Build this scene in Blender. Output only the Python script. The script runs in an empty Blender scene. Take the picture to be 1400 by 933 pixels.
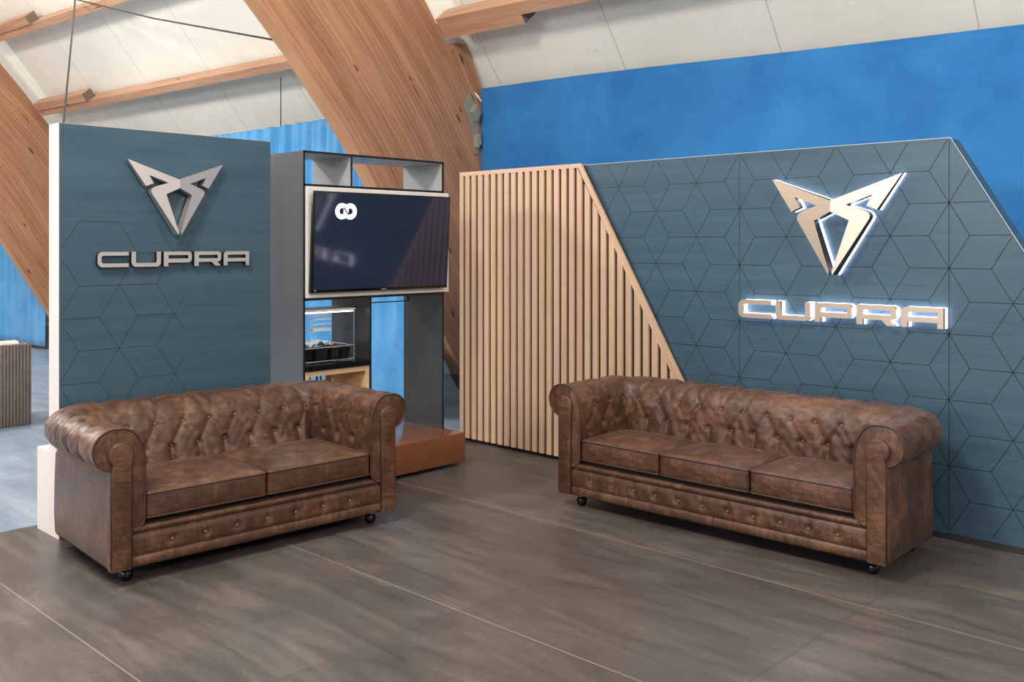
import bpy, bmesh, math, random
import numpy as np
from mathutils import Matrix, Vector
random.seed(7); rng = np.random.default_rng(11)
PI = math.pi
S = bpy.context.scene
COL = S.collection

# ------------------------------------------------------------------ materials
def srgb(r, g, b):
    f = lambda c: (c/255/12.92) if c/255 <= .04045 else ((c/255+.055)/1.055)**2.4
    return (f(r), f(g), f(b), 1)

class NT:
    def __init__(s, name):
        s.m = bpy.data.materials.new(name); s.m.use_nodes = True
        s.t = s.m.node_tree; s.n = s.t.nodes; s.bsdf = s.n['Principled BSDF']
    def node(s, typ, **kw):
        n = s.n.new(typ)
        for k, v in kw.items(): setattr(n, k, v)
        return n
    def link(s, a, b): s.t.links.new(a, b)
    def put(s, sock, v):
        if isinstance(v, bpy.types.NodeSocket): s.link(v, sock)
        else: sock.default_value = v
    def math(s, op, a, b=0.0, c=0.0):
        n = s.node('ShaderNodeMath', operation=op)
        s.put(n.inputs[0], a); s.put(n.inputs[1], b); s.put(n.inputs[2], c)
        return n.outputs[0]
    def mix(s, fac, a, b, mode='MIX'):
        n = s.node('ShaderNodeMix', data_type='RGBA', blend_type=mode)
        s.put(n.inputs[0], fac); s.put(n.inputs[6], a); s.put(n.inputs[7], b)
        return n.outputs[2]
    def coord(s, which='Object', scale=(1, 1, 1), loc=(0, 0, 0)):
        tc = s.node('ShaderNodeTexCoord'); mp = s.node('ShaderNodeMapping')
        s.link(tc.outputs[which], mp.inputs[0]); mp.inputs['Scale'].default_value = scale; mp.inputs['Location'].default_value = loc
        return mp.outputs[0]
    def sep(s, v):
        n = s.node('ShaderNodeSeparateXYZ'); s.link(v, n.inputs[0]); return n.outputs
    def noise(s, vec, scale=1, detail=4, rough=.55, dist=0):
        n = s.node('ShaderNodeTexNoise'); s.link(vec, n.inputs['Vector'])
        n.inputs['Scale'].default_value = scale; n.inputs['Detail'].default_value = detail
        n.inputs['Roughness'].default_value = rough; n.inputs['Distortion'].default_value = dist
        return n.outputs[0]
    def ramp(s, fac, stops):
        n = s.node('ShaderNodeValToRGB'); s.put(n.inputs[0], fac); e = n.color_ramp.elements
        while len(e) < len(stops): e.new(.5)
        for i, (p, c) in enumerate(stops):
            e[i].position = p; e[i].color = c if len(c) == 4 else (*c, 1)
        return n.outputs[0]
    def bump(s, h, strength=.2, dist=.01):
        n = s.node('ShaderNodeBump'); s.put(n.inputs['Height'], h)
        n.inputs['Strength'].default_value = strength; n.inputs['Distance'].default_value = dist
        s.link(n.outputs[0], s.bsdf.inputs['Normal'])
    def set(s, **kw):
        names = dict(color='Base Color', rough='Roughness', metal='Metallic', spec='Specular IOR Level', coat='Coat Weight', coatr='Coat Roughness',
                     ecol='Emission Color', estr='Emission Strength', trans='Transmission Weight', ior='IOR', sheen='Sheen Weight', alpha='Alpha', srough='Sheen Roughness')
        for k, v in kw.items(): s.put(s.bsdf.inputs[names[k]], v)
        return s

M = {}
def plain(name, col, rough=.5, metal=0, var=.06, **kw):
    t = NT(name); n = t.noise(t.coord(), 6, 3)
    t.set(color=t.mix(t.math('MULTIPLY', n, var*2), col, (col[0]*.55, col[1]*.55, col[2]*.55, 1)), rough=rough, metal=metal, **kw)
    M[name] = t.m; return t

def wood(name, c1, c2, lam=0.0, knots=0.0, rough=.55, contrast=1.0, grain=(1.2, 45), cell=0):
    t = NT(name)
    tc = t.node('ShaderNodeTexCoord'); uv = tc.outputs['UV']
    def mp(sx, sy):
        m = t.node('ShaderNodeMapping'); t.link(uv, m.inputs[0]); m.inputs['Scale'].default_value = (sx, sy, 1); return m.outputs[0]
    g = t.noise(mp(*grain), 1, 5, .6, .6)
    b = t.noise(mp(.7, 5), 1, 3)
    f = t.math('ADD', t.math('MULTIPLY', g, .6), t.math('MULTIPLY', b, .4))
    dark = (c2[0]*.6, c2[1]*.55, c2[2]*.5, 1)
    col = t.ramp(f, [(.28, dark), (.42, c2), (.6, c1)])
    if lam:
        v = t.sep(uv)[1]; k = t.math('DIVIDE', v, lam)
        wn = t.node('ShaderNodeTexWhiteNoise', noise_dimensions='1D'); t.link(t.math('FLOOR', k), wn.inputs['W'])
        br = t.math('ADD', t.math('MULTIPLY', wn.outputs[0], .22), .87)
        col = t.mix(1, col, t.node('ShaderNodeCombineColor').outputs[0], 'MULTIPLY') if False else col
        cc = t.node('ShaderNodeCombineColor')
        for i in range(3): t.link(br, cc.inputs[i])
        col = t.mix(1, col, cc.outputs[0], 'MULTIPLY')
        fr = t.math('FRACT', k)
        ln = t.math('MULTIPLY', t.math('LESS_THAN', fr, .09), t.math('GREATER_THAN', t.noise(mp(1.1, 9), 1, 2), .46))
        col = t.mix(t.math('MULTIPLY', ln, .75), col, (c2[0]*.32, c2[1]*.26, c2[2]*.22, 1))
    if knots:
        vo = t.node('ShaderNodeTexVoronoi'); t.link(mp(2.6, 9.0), vo.inputs['Vector']); vo.inputs['Scale'].default_value = 1
        r = t.sep(vo.outputs['Color'])[0]
        kn = t.math('MULTIPLY', t.math('LESS_THAN', vo.outputs['Distance'], t.math('MULTIPLY', r, .16)), t.math('GREATER_THAN', r, 1-knots))
        col = t.mix(t.math('MULTIPLY', kn, .85), col, (c2[0]*.16, c2[1]*.11, c2[2]*.08, 1))
        vo2 = t.node('ShaderNodeTexVoronoi'); t.link(mp(1.1, 11.0), vo2.inputs['Vector']); vo2.inputs['Scale'].default_value = 1
        r2 = t.sep(vo2.outputs['Color'])[1]
        k2 = t.math('MULTIPLY', t.math('LESS_THAN', vo2.outputs['Distance'], .10), t.math('GREATER_THAN', r2, .6))
        col = t.mix(t.math('MULTIPLY', k2, .7), col, (c2[0]*.3, c2[1]*.22, c2[2]*.18, 1))
    if cell:
        wn = t.node('ShaderNodeTexWhiteNoise', noise_dimensions='1D'); x = t.sep(t.coord('Object'))[0]
        t.link(t.math('FLOOR', t.math('DIVIDE', t.math('ADD', x, 1.0405), cell)), wn.inputs['W'])
        col = t.mix(t.math('MULTIPLY', wn.outputs[0], .8), col, srgb(200, 162, 142))
    t.set(color=col, rough=rough); t.bump(g, .08, .004)
    M[name] = t.m

wood('glulam', srgb(184, 134, 100), srgb(162, 112, 80), lam=.055, knots=.5)
wood('glulam_soffit', srgb(200, 150, 112), srgb(182, 130, 92), lam=0, knots=.2)
wood('purlin_wood', srgb(200, 156, 126), srgb(180, 134, 104), lam=0, knots=.25)
wood('slat_oak', srgb(204, 172, 140), srgb(186, 152, 120), lam=0, knots=0, rough=.5, grain=(.8, 38), cell=.0738)
wood('pale_ply', srgb(226, 196, 158), srgb(212, 180, 140), lam=0)
plain('end_grain', srgb(120, 102, 90), .8)

# leather: worn brown, streaky
def leather(name, axis=(9, 9, 60)):
    t = NT(name); co = t.coord('Object')
    n1 = t.noise(co, 4.5, 4, .6, .8); n2 = t.noise(co, 24, 5, .7, .6); n3 = t.noise(co, 260, 2); n4 = t.noise(co, 75, 4, .7)
    st = t.noise(t.coord('Object', axis), 1, 4, .65, .5)
    f = t.math('ADD', t.math('ADD', t.math('MULTIPLY', n1, .38), t.math('MULTIPLY', n2, .27)), t.math('ADD', t.math('MULTIPLY', st, .23), t.math('MULTIPLY', n4, .12)))
    col = t.ramp(f, [(.35, srgb(44, 26, 17)), (.5, srgb(79, 50, 35)), (.65, srgb(124, 85, 61))])
    t.set(color=col, rough=t.math('ADD', t.math('MULTIPLY', n2, .42),   .20), spec=.42, sheen=.06, srough=.35)
    t.bump(t.math('ADD', t.math('MULTIPLY', n2, .8), t.math('ADD', t.math('MULTIPLY', n4, .35), t.math('MULTIPLY', n3, .22))), .42, .005)
    M[name] = t.m
leather('leather')
leather('leather_arm', (40, 40, 7))
plain('leather_piping', srgb(66, 42, 30), .5)
plain('button_leather', srgb(112, 78, 58), .25)
plain('deck_cloth', srgb(22, 17, 15), .9)
plain('black_gloss', srgb(12, 12, 13), .18)
plain('chrome', (.75, .75, .77, 1), .12, 1.0, var=.02)

# dark tile floor
def tile_floor():
    t = NT('tile_floor'); co = t.coord('Object'); x, y, _ = t.sep(co)
    def joint(v, off, per, w):
        f = t.math('FRACT', t.math('DIVIDE', t.math('ADD', v, off), per))
        d = t.math('MULTIPLY', t.math('MINIMUM', f, t.math('SUBTRACT', 1, f)), per)
        return t.math('LESS_THAN', d, w)
    jy = joint(y, -2.84+12.7, 1.27, .0032); jx = joint(x, 3.045+12.6, 1.26, .0028)
    big = t.noise(co, 1.1, 5, .6, .8)
    st = t.noise(t.coord('Object', (1.2, 7, 1)), 1, 6, .65, 1.2)
    fine = t.noise(co, 30, 4, .6)
    wx = t.node('ShaderNodeTexWhiteNoise', noise_dimensions='2D'); cb = t.node('ShaderNodeCombineXYZ')
    t.link(t.math('FLOOR', t.math('DIVIDE', t.math('ADD', x, 3.045+12.6), 1.26)), cb.inputs[0]); t.link(t.math('FLOOR', t.math('DIVIDE', t.math('ADD', y, -2.84+12.7), 1.27)), cb.inputs[1])
    t.link(cb.outputs[0], wx.inputs['Vector'])
    f = t.math('ADD', t.math('ADD', t.math('MULTIPLY', big, .4), t.math('MULTIPLY', st, .42)), t.math('MULTIPLY', fine, .12))
    f = t.math('ADD', f, t.math('MULTIPLY', wx.outputs[0], .05))
    col = t.ramp(f, [(.36, srgb(62, 56, 53)), (.5, srgb(83, 76, 72)), (.64, srgb(108, 100, 95))])
    pa = t.noise(t.coord('Object', (2.2, 5, 1)), 1.6, 7, .7, 1.5)
    pm = t.math('MULTIPLY', t.math('SUBTRACT', pa, .52), 5.0); pm = t.math('MINIMUM', t.math('MAXIMUM', pm, 0.0), 1.0)
    col = t.mix(t.math('MULTIPLY', pm, .35), col, srgb(54, 49, 47))
    col = t.mix(t.math('MULTIPLY', jy, .5), col, srgb(160, 150, 140))
    col = t.mix(t.math('MULTIPLY', jx, .6), col, srgb(56, 50, 46))
    t.set(color=col, rough=t.math('ADD', t.math('MULTIPLY', st, .25), .27), spec=.5)
    t.bump(t.math('ADD', t.math('MULTIPLY', fine, .4), t.math('MULTIPLY', t.math('MAXIMUM', jx, jy), -.5)), .06, .004)
    M['tile_floor'] = t.m
tile_floor()

def hall_floor():
    t = NT('hall_floor'); co = t.coord('Object', (1, 3.0, 1))
    n = t.noise(co, 1.3, 5, .6, .6); n2 = t.noise(t.coord(), 14, 3)
    f = t.math('ADD', t.math('MULTIPLY', n, .8), t.math('MULTIPLY', n2, .2))
    t.set(color=t.ramp(f, [(.38, srgb(116, 132, 150)), (.55, srgb(142, 156, 172)), (.68, srgb(164, 174, 186))]), rough=.35)
    M['hall_floor'] = t.m
hall_floor()

def ceiling_mat():
    t = NT('ceiling_lining'); co = t.coord('Object'); x, y, z = t.sep(co)
    f = t.math('FRACT', t.math('DIVIDE', t.math('ADD', t.math('ADD', x, 6.12), 1.457*20), 1.457))
    d = t.math('MINIMUM', f, t.math('SUBTRACT', 1, f))
    ln = t.math('LESS_THAN', d, .004)
    n = t.noise(co, .8, 4, .6); n2 = t.noise(co, 3.5, 5, .65, 1.0)
    col = t.ramp(t.math('ADD', t.math('MULTIPLY', n, .6), t.math('MULTIPLY', n2, .4)), [(.35, srgb(232, 228, 214)), (.62, srgb(244, 240, 228))])
    sc = t.math('MULTIPLY', t.math('GREATER_THAN', n2, .685), .18)
    col = t.mix(sc, col, srgb(160, 158, 150))
    col = t.mix(t.math('MULTIPLY', ln, .38), col, srgb(120, 116, 108))
    t.set(color=col, rough=.8); M['ceiling_lining'] = t.m
ceiling_mat()

def cloth(name, a, b, rough=.75, sc=2.0):
    t = NT(name); co = t.coord('Object')
    n = t.noise(co, sc, 4, .6, .4); w = t.noise(t.coord('Object', (300, 300, 300)), 1, 2)
    t.set(color=t.ramp(n, [(.35, a), (.65, b)]), rough=rough, sheen=.2, spec=.3); t.bump(w, .06, .002); M[name] = t.m
cloth('banner_blue', srgb(30, 104, 168), srgb(44, 122, 184))
cloth('curtain_blue', srgb(58, 132, 186), srgb(84, 152, 202))

def panel_mat(name, c1, c2, rough):
    t = NT(name); co = t.coord('Object')
    n = t.noise(t.coord('Object', (.6, .6, 5)), 1.2, 4, .6); s2 = t.noise(t.coord('Object', (1.2, 1.2, 26)), 1, 3, .7)
    f = t.math('ADD', t.math('MULTIPLY', n, .6), t.math('MULTIPLY', s2, .4))
    z = t.sep(co)[2]; fr = t.math('FRACT', t.math('DIVIDE', z, .0595))
    ln = t.math('MULTIPLY', t.math('LESS_THAN', fr, .06), t.math('GREATER_THAN', t.noise(t.coord('Object', (1.5, 1.5, 9)), 1, 2), .5))  # faint horizontal reflections, painted into the laminate colour as darker lines
    col = t.mix(t.math('MULTIPLY', ln, .3), t.ramp(f, [(.36, c1), (.64, c2)]), (c1[0]*.45, c1[1]*.5, c1[2]*.5, 1))
    t.set(color=col, rough=t.math('ADD', t.math('MULTIPLY', s2, .15), rough), spec=.5); M[name] = t.m
panel_mat('teal_laminate', srgb(52, 76, 90), srgb(63, 87, 101), .26)
plain('groove_line', srgb(22, 46, 56), .6)
plain('pale_board', srgb(236, 218, 212), .5)
plain('cream_board', srgb(232, 224, 212), .55)
plain('edge_aluminium', srgb(160, 168, 174), .4, .3)
plain('wall_side_grey', srgb(92, 104, 112), .5)
plain('skirting_black', srgb(46, 44, 42), .6)
plain('backing_black', srgb(14, 10, 8), .8)
plain('unit_grey', srgb(168, 168, 170), .42)
plain('unit_side', srgb(104, 106, 110), .26, .7)
plain('unit_dark', srgb(48, 49, 51), .3)
plain('unit_black', srgb(14, 15, 17), .4)
plain('frame_white', srgb(222, 216, 210), .5)
plain('plinth_rust', srgb(120, 72, 46), .22, coat=.4, coatr=.15)
plain('screen_bezel', srgb(8, 8, 9), .25)
t = NT('screen_glass'); n = t.noise(t.coord(), 1.5, 2)
t.set(color=t.ramp(n, [(.3, srgb(16, 18, 26)), (.7, srgb(22, 26, 38))]), rough=.07, spec=.6, ecol=srgb(40, 44, 66), estr=.35); M['screen_glass'] = t.m
t = NT('screen_logo'); t.set(color=srgb(240, 240, 240), ecol=(1, 1, 1, 1), estr=1.3, rough=.3); M['screen_logo'] = t.m
plain('brushed_champagne', srgb(214, 190, 168), .36, .85, var=.05)
plain('brushed_silver', srgb(222, 210, 204), .34, .8, var=.05)
plain('letter_side_black', srgb(22, 24, 28), .4)
t = NT('backlight_acrylic'); t.set(color=(.9, .92, 1, 1), ecol=srgb(222, 228, 255), estr=4.2, rough=.4); M['backlight_acrylic'] = t.m
plain('galvanised', srgb(160, 156, 140), .5, .3)
plain('white_plastic', srgb(238, 238, 234), .4)
plain('cable_black', srgb(50, 50, 46), .6)
plain('shoe_steel', srgb(104, 104, 104), .45, .3)
t = NT('clear_glass'); t.set(color=(.96, .98, 1, 1), trans=1.0, rough=.02, ior=1.15); M['clear_glass'] = t.m
t = NT('case_glow_added'); t.set(color=(.9, .9, .9, 1), ecol=(1, .98, .95, 1), estr=6.0); M['case_glow_added'] = t.m  # emission for the added strip that brightens the display case
plain('tray_black', srgb(20, 20, 20), .35)
plain('counter_black', srgb(10, 10, 11), .25)
plain('napkin_white', srgb(240, 236, 230), .8)
plain('steel', srgb(200, 202, 204), .25, .9)
def rattan():
    t = NT('rattan'); co = t.coord('Object'); x, y, z = t.sep(co)
    a = t.math('SINE', t.math('MULTIPLY', t.math('ADD', x, y), 2*PI/.028)); b = t.math('SINE', t.math('MULTIPLY', z, 2*PI/.012))
    n = t.noise(co, 9, 3)
    f = t.math('ADD', t.math('MULTIPLY', t.math('ADD', t.math('MULTIPLY', a, .5), .5), .55), t.math('MULTIPLY', n, .45))
    t.set(color=t.ramp(f, [(.2, srgb(80, 68, 60)), (.5, srgb(112, 98, 88)), (.8, srgb(138, 122, 110))]), rough=.6)
    t.bump(t.math('ADD', a, t.math('MULTIPLY', b, .5)), .5, .004); M['rattan'] = t.m
rattan()
cloth('cushion_cream', srgb(226, 214, 200), srgb(238, 228, 216))
cloth('picture_blue', srgb(60, 130, 200), srgb(86, 150, 214))

# ------------------------------------------------------------------ geometry helpers
def thing(name, label, cat, loc=(0, 0, 0), rotz=0, group=None):
    o = bpy.data.objects.new(name, None); COL.objects.link(o); o.empty_display_size = .1
    o.location = loc; o.rotation_euler = (0, 0, rotz); o['label'] = label; o['category'] = cat
    if group: o['group'] = group
    return o
def tag(o, label, cat, group=None, kind=None):
    o['label'] = label; o['category'] = cat
    if group: o['group'] = group
    if kind: o['kind'] = kind
    return o

def mk(name, bm, mat, parent=None, smooth=False, mats=None):
    bmesh.ops.recalc_face_normals(bm, faces=bm.faces[:])
    me = bpy.data.meshes.new(name); bm.to_mesh(me); bm.free()
    for mm in (mats or [mat]): me.materials.append(M[mm])
    if smooth:
        me.shade_smooth() if smooth is True else None
        if smooth is not True:
            me.shade_smooth(); me.set_sharp_from_angle(angle=math.radians(smooth))
    o = bpy.data.objects.new(name, me); COL.objects.link(o)
    if parent: o.parent = parent
    return o

def uvq(bm, faces, long_axis):
    """metric UV: u along long_axis (vector), v across."""
    l = bm.loops.layers.uv.verify(); a = Vector(long_axis).normalized(); off = random.random()*7
    for f in faces:
        n = f.normal; b = n.cross(a)
        if b.length < .2: b = Vector((a.y, a.z, a.x)); a2 = n.cross(b)
        else: a2 = a
        b.normalize()
        for lp in f.loops: lp[l].uv = (lp.vert.co.dot(a2)+off, lp.vert.co.dot(b)+off*.37)

def add_box(bm, x, y, z, bevel=0, axis=None, seg=2):
    c = Vector(((x[0]+x[1])/2, (y[0]+y[1])/2, (z[0]+z[1])/2))
    r = bmesh.ops.create_cube(bm, size=1, matrix=Matrix.Translation(c) @ Matrix.Diagonal((x[1]-x[0], y[1]-y[0], z[1]-z[0], 1)))
    vs = r['verts']; fs = list({f for v in vs for f in v.link_faces})
    if bevel:
        es = list({e for v in vs for e in v.link_edges})
        rr = bmesh.ops.bevel(bm, geom=es, offset=bevel, segments=seg, affect='EDGES', profile=.5)
        fs = [f for f in fs if f.is_valid]+[f for f in rr['faces'] if f.is_valid]; fs = list(set(fs))
    if axis:
        for f in fs: f.normal_update()
        uvq(bm, fs, axis)
    return fs

def box(name, x, y, z, mat, parent=None, bevel=0, axis=None):
    bm = bmesh.new(); add_box(bm, x, y, z, bevel, axis)
    return mk(name, bm, mat, parent, smooth=40 if bevel else False)

def add_prism(bm, poly, fn, d0, d1, axis=None, midx=0):
    """poly: 2D points; fn(a,b,d)->3D; extruded from depth d0 to d1."""
    A = [bm.verts.new(fn(a, b, d0)) for a, b in poly]; B = [bm.verts.new(fn(a, b, d1)) for a, b in poly]
    n = len(poly); fs = [bm.faces.new(A), bm.faces.new(B[::-1])]
    for i in range(n): fs.append(bm.faces.new((A[i], B[i], B[(i+1) % n], A[(i+1) % n])))
    for f in fs: f.normal_update(); f.material_index = midx
    if axis: uvq(bm, fs, axis)
    return fs

def prism(name, poly, fn, d0, d1, mat, parent=None, bevel=0, axis=None, smooth=False, seg=2):
    bm = bmesh.new(); fs = add_prism(bm, poly, fn, d0, d1, axis)
    if bevel:
        es = list({e for f in fs[:2] for e in f.edges})
        bmesh.ops.bevel(bm, geom=es, offset=bevel, segments=seg, affect='EDGES', profile=.5)
    bmesh.ops.triangulate(bm, faces=[f for f in bm.faces if len(f.verts) > 4])
    return mk(name, bm, mat, parent, smooth=smooth or (35 if bevel else False))

def add_tube(bm, pts, r, n=8, closed=False):
    pts = [Vector(p) for p in pts]; rings = []; N = len(pts)
    up = None
    for i, p in enumerate(pts):
        a = pts[i-1] if (i > 0 or closed) else p; b = pts[(i+1) % N] if (i < N-1 or closed) else p
        d = (b-a)
        if d.length < 1e-9: d = Vector((0, 0, 1))
        d.normalize()
        if up is None:
            up = Vector((0, 0, 1)) if abs(d.z) < .9 else Vector((1, 0, 0))
        s = d.cross(up)
        if s.length < 1e-4: s = d.cross(Vector((1, .3, .2)))
        s.normalize(); u = s.cross(d).normalized(); up = u
        rad = r[i] if isinstance(r, (list, tuple)) else r
        rings.append([bm.verts.new(p+s*math.cos(2*PI*k/n)*rad+u*math.sin(2*PI*k/n)*rad) for k in range(n)])
    for i in range(N if closed else N-1):
        A, B = rings[i], rings[(i+1) % N]
        for k in range(n): bm.faces.new((A[k], A[(k+1) % n], B[(k+1) % n], B[k]))
    if not closed:
        bm.faces.new(rings[0][::-1]); bm.faces.new(rings[-1])

def tube(name, pts, r, mat, parent=None, n=8, closed=False):
    bm = bmesh.new(); add_tube(bm, pts, r, n, closed); return mk(name, bm, mat, parent, smooth=True)

def lathe(name, prof, mat, parent=None, loc=(0, 0, 0), n=20):
    bm = bmesh.new(); rings = []
    for r, z in prof: rings.append([bm.verts.new((loc[0]+r*math.cos(2*PI*k/n), loc[1]+r*math.sin(2*PI*k/n), loc[2]+z)) for k in range(n)])
    for A, B in zip(rings, rings[1:]):
        for k in range(n): bm.faces.new((A[k], A[(k+1) % n], B[(k+1) % n], B[k]))
    bm.faces.new(rings[0][::-1]); bm.faces.new(rings[-1])
    return mk(name, bm, mat, parent, smooth=40)

def grid_mesh(name, P, mat, parent=None, smooth=True, uv=None):
    h, w = P.shape[:2]
    me = bpy.data.meshes.new(name)
    idx = np.arange(h*w).reshape(h, w)
    q = np.stack([idx[:-1, :-1], idx[1:, :-1], idx[1:, 1:], idx[:-1, 1:]], -1).reshape(-1, 4)
    me.from_pydata(P.reshape(-1, 3).tolist(), [], q.tolist())
    me.materials.append(M[mat])
    if smooth: me.shade_smooth()
    o = bpy.data.objects.new(name, me); COL.objects.link(o)
    if parent: o.parent = parent
    return o

# ------------------------------------------------------------------ camera
F = 1301.0; H = 1.6; A = math.atan2(1355, 1301)
cam = bpy.data.cameras.new('camera'); co = bpy.data.objects.new('camera', cam); COL.objects.link(co)
cam.sensor_width = 36; cam.lens = 36*F/1400; cam.shift_y = (335-466.5)/1400
fw = (-math.cos(A), math.sin(A))
co.location = (0, 0, H); co.rotation_euler = (PI/2, 0, math.atan2(-fw[0], fw[1]))
cam.clip_end = 200
S.camera = co

HROT = math.radians(50.3)-A            # the hall's own axes, turned a little from the stand's
def hall(u, v, z):                      # along the hall, across the hall, up  -> world
    x, y = -u, v
    return Vector((x*math.cos(HROT)-y*math.sin(HROT), x*math.sin(HROT)+y*math.cos(HROT), z))

# ------------------------------------------------------------------ setting
def struct(o):
    o['kind'] = 'structure'; return o
bm = bmesh.new(); add_box(bm, (-5.72, 3.2), (-2.5, 5.62), (-.03, 0))
struct(mk('floor', bm, 'tile_floor'))
bm = bmesh.new(); fs = add_box(bm, (-26, 8), (-14, 9), (-.08, -.031))
hf = struct(mk('floor_hall', bm, 'hall_floor')); hf.rotation_euler = (0, 0, HROT)

# curved ceiling lining in hall axes (object turned by HROT, local x = -u, y = v)
prof = [(8.75, -.03), (8.72, .6), (8.5, 1.3), (8.0, 2.2), (7.2, 3.19), (6.5, 4.05), (5.9, 4.78), (5.2, 5.55), (4.3, 6.4), (3.2, 7.2), (1.8, 7.95), (.0, 8.5)]
P = np.array([[(-u, v, z) for v, z in prof] for u in np.linspace(-6, 24, 31)])
ce = struct(grid_mesh('ceiling', P, 'ceiling_lining')); ce.rotation_euler = (0, 0, HROT)
bm = bmesh.new(); add_box(bm, (-24.1, -24), (-8, 8.9), (-.05, 9)); we = struct(mk('wall_end', bm, 'pale_board')); we.rotation_euler = (0, 0, HROT)

# ------------------------------------------------------------------ glulam arches, purlins
inner = [(2.6, 5.15), (3.4, 4.5), (4.0, 3.98), (4.53, 3.46), (4.83, 3.17), (5.29, 2.66), (5.49, 2.42), (5.74, 2.08), (6.2, 1.36), (6.68, .58), (6.835, .33)]
outer = [(4.3, 5.95), (5.0, 5.3), (5.6, 4.69), (6.0, 4.24), (6.31, 3.89), (6.48, 3.68), (6.70, 3.40), (6.86, 3.13), (7.05, 2.72), (7.38, 1.9), (7.6, .9), (7.68, .33)]
def resample(pl, n):
    pl = np.array(pl); d = np.r_[0, np.cumsum(np.hypot(*np.diff(pl, axis=0).T))]
    t = np.linspace(0, d[-1], n); return np.c_[np.interp(t, d, pl[:, 0]), np.interp(t, d, pl[:, 1])]
def arch(u0, label, haunch=True, thick=.16):
    base = hall(u0+thick/2, 7.2, 0)
    t = thing('glulam_arch', label, 'arch', base, HROT)
    L = lambda u, v, z: Vector((-(u-u0-thick/2), v-7.2, z))
    n, m = 40, 6
    a, b = resample(inner, n), resample(outer, n)
    length = np.r_[0, np.cumsum(np.hypot(*np.diff((a+b)/2, axis=0).T))]
    bm = bmesh.new(); uvl = bm.loops.layers.uv.verify()
    def sheet(pts, uvs, mi):
        V = [[bm.verts.new(p) for p in row] for row in pts]
        for i in range(len(pts)-1):
            for j in range(len(pts[0])-1):
                f = bm.faces.new((V[i][j], V[i+1][j], V[i+1][j+1], V[i][j+1])); f.material_index = mi; f.smooth = False
                for lp, (p, q) in zip(f.loops, ((i, j), (i+1, j), (i+1, j+1), (i, j+1))): lp[uvl].uv = uvs[p][q]
    for uu in (u0, u0+thick):
        pts, uvs = [], []
        for i in range(n):
            w = np.hypot(*(b[i]-a[i]))
            # laminations run parallel to the inner edge; taper cuts across them
            pts.append([L(uu, *(a[i]+(b[i]-a[i])*j/m)) for j in range(m+1)]); uvs.append([(length[i]+uu, w*j/m+uu*.3) for j in range(m+1)])
        sheet(pts, uvs, 0)
    for e, k in ((a, 1), (b, 0)):
        sheet([[L(u0, *e[i]), L(u0+thick, *e[i])] for i in range(n)], [[(length[i], 3.3), (length[i], 3.3+thick)] for i in range(n)], k)
    for i in (0, n-1):
        sheet([[L(u0, *a[i]), L(u0+thick, *a[i])], [L(u0, *b[i]), L(u0+thick, *b[i])]], [[(0, 0), (0, .1)], [(1, 0), (1, .1)]], 0)
    bmesh.ops.remove_doubles(bm, verts=bm.verts[:], dist=1e-4)
    mk('arch_rib', bm, None, t, mats=['glulam', 'glulam_soffit'])
    if haunch:
        poly = [(6.66, 3.47), (6.72, 3.55), (6.86, 3.56), (6.91, 3.52), (7.12, 3.13), (7.38, 2.5), (7.30, 2.3), (7.09, 2.62)]
        prism('haunch_block', poly, lambda p, q, d: L(u0+d, p, q), -.004, thick*.95, 'glulam', t, axis=(0, .55, -.83))
        # rusted galvanised bracket with bolts, on the block
        bmq = bmesh.new()
        add_prism(bmq, [(6.83, 2.96), (6.93, 3.1), (7.05, 2.92), (7.055, 2.5), (6.99, 2.5), (6.97, 2.72)], lambda p, q, d: L(u0-d, p, q), .004, .012)
        add_prism(bmq, [(6.92, 2.9), (6.97, 2.98), (7.03, 2.9), (6.98, 2.82)], lambda p, q, d: L(u0-d, p, q), .012, .07)
        add_prism(bmq, [(6.99, 2.66), (7.03, 2.7), (7.05, 2.6), (7.0, 2.56)], lambda p, q, d: L(u0-d, p, q), .012, .06)
        br = mk('bracket', bmq, 'galvanised', t); br['label'] = 'galvanised steel bracket'
    # tapered steel shoe and its block
    bmq = bmesh.new()
    q0 = [L(u0-.01, 6.83, .33), L(u0-.01, 7.68, .33), L(u0+thick+.01, 7.68, .33), L(u0+thick+.01, 6.83, .33)]
    q1 = [L(u0+.03, 6.98, .08), L(u0+.03, 7.5, .08), L(u0+thick-.03, 7.5, .08), L(u0+thick-.03, 6.98, .08)]
    V0 = [bmq.verts.new(p) for p in q0]; V1 = [bmq.verts.new(p) for p in q1]
    bmq.faces.new(V0); bmq.faces.new(V1[::-1])
    for i in range(4): bmq.faces.new((V0[i], V0[(i+1) % 4], V1[(i+1) % 4], V1[i]))
    sh = mk('hinge_shoe', bmq, 'shoe_steel', t); sh['label'] = 'grey tapered steel shoe'
    bmq = bmesh.new(); add_box(bmq, (-.05, .05), (6.98-7.2, .3), (-.031, .08)); mk('footing', bmq, 'backing_black', t)
    bmq = bmesh.new(); add_box(bmq, (thick/2+.0, thick/2+.014), (6.9-7.2, 7.02-7.2), (.27, .32), .003); mk('pin_plate', bmq, 'steel', t)
    return t
arch(6.30, 'broad orange-brown laminated timber arch rising behind the television cabinet')
arch(14.75, 'laminated timber arch at the left edge beyond the logo panel, over blue curtain', haunch=False)

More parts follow.
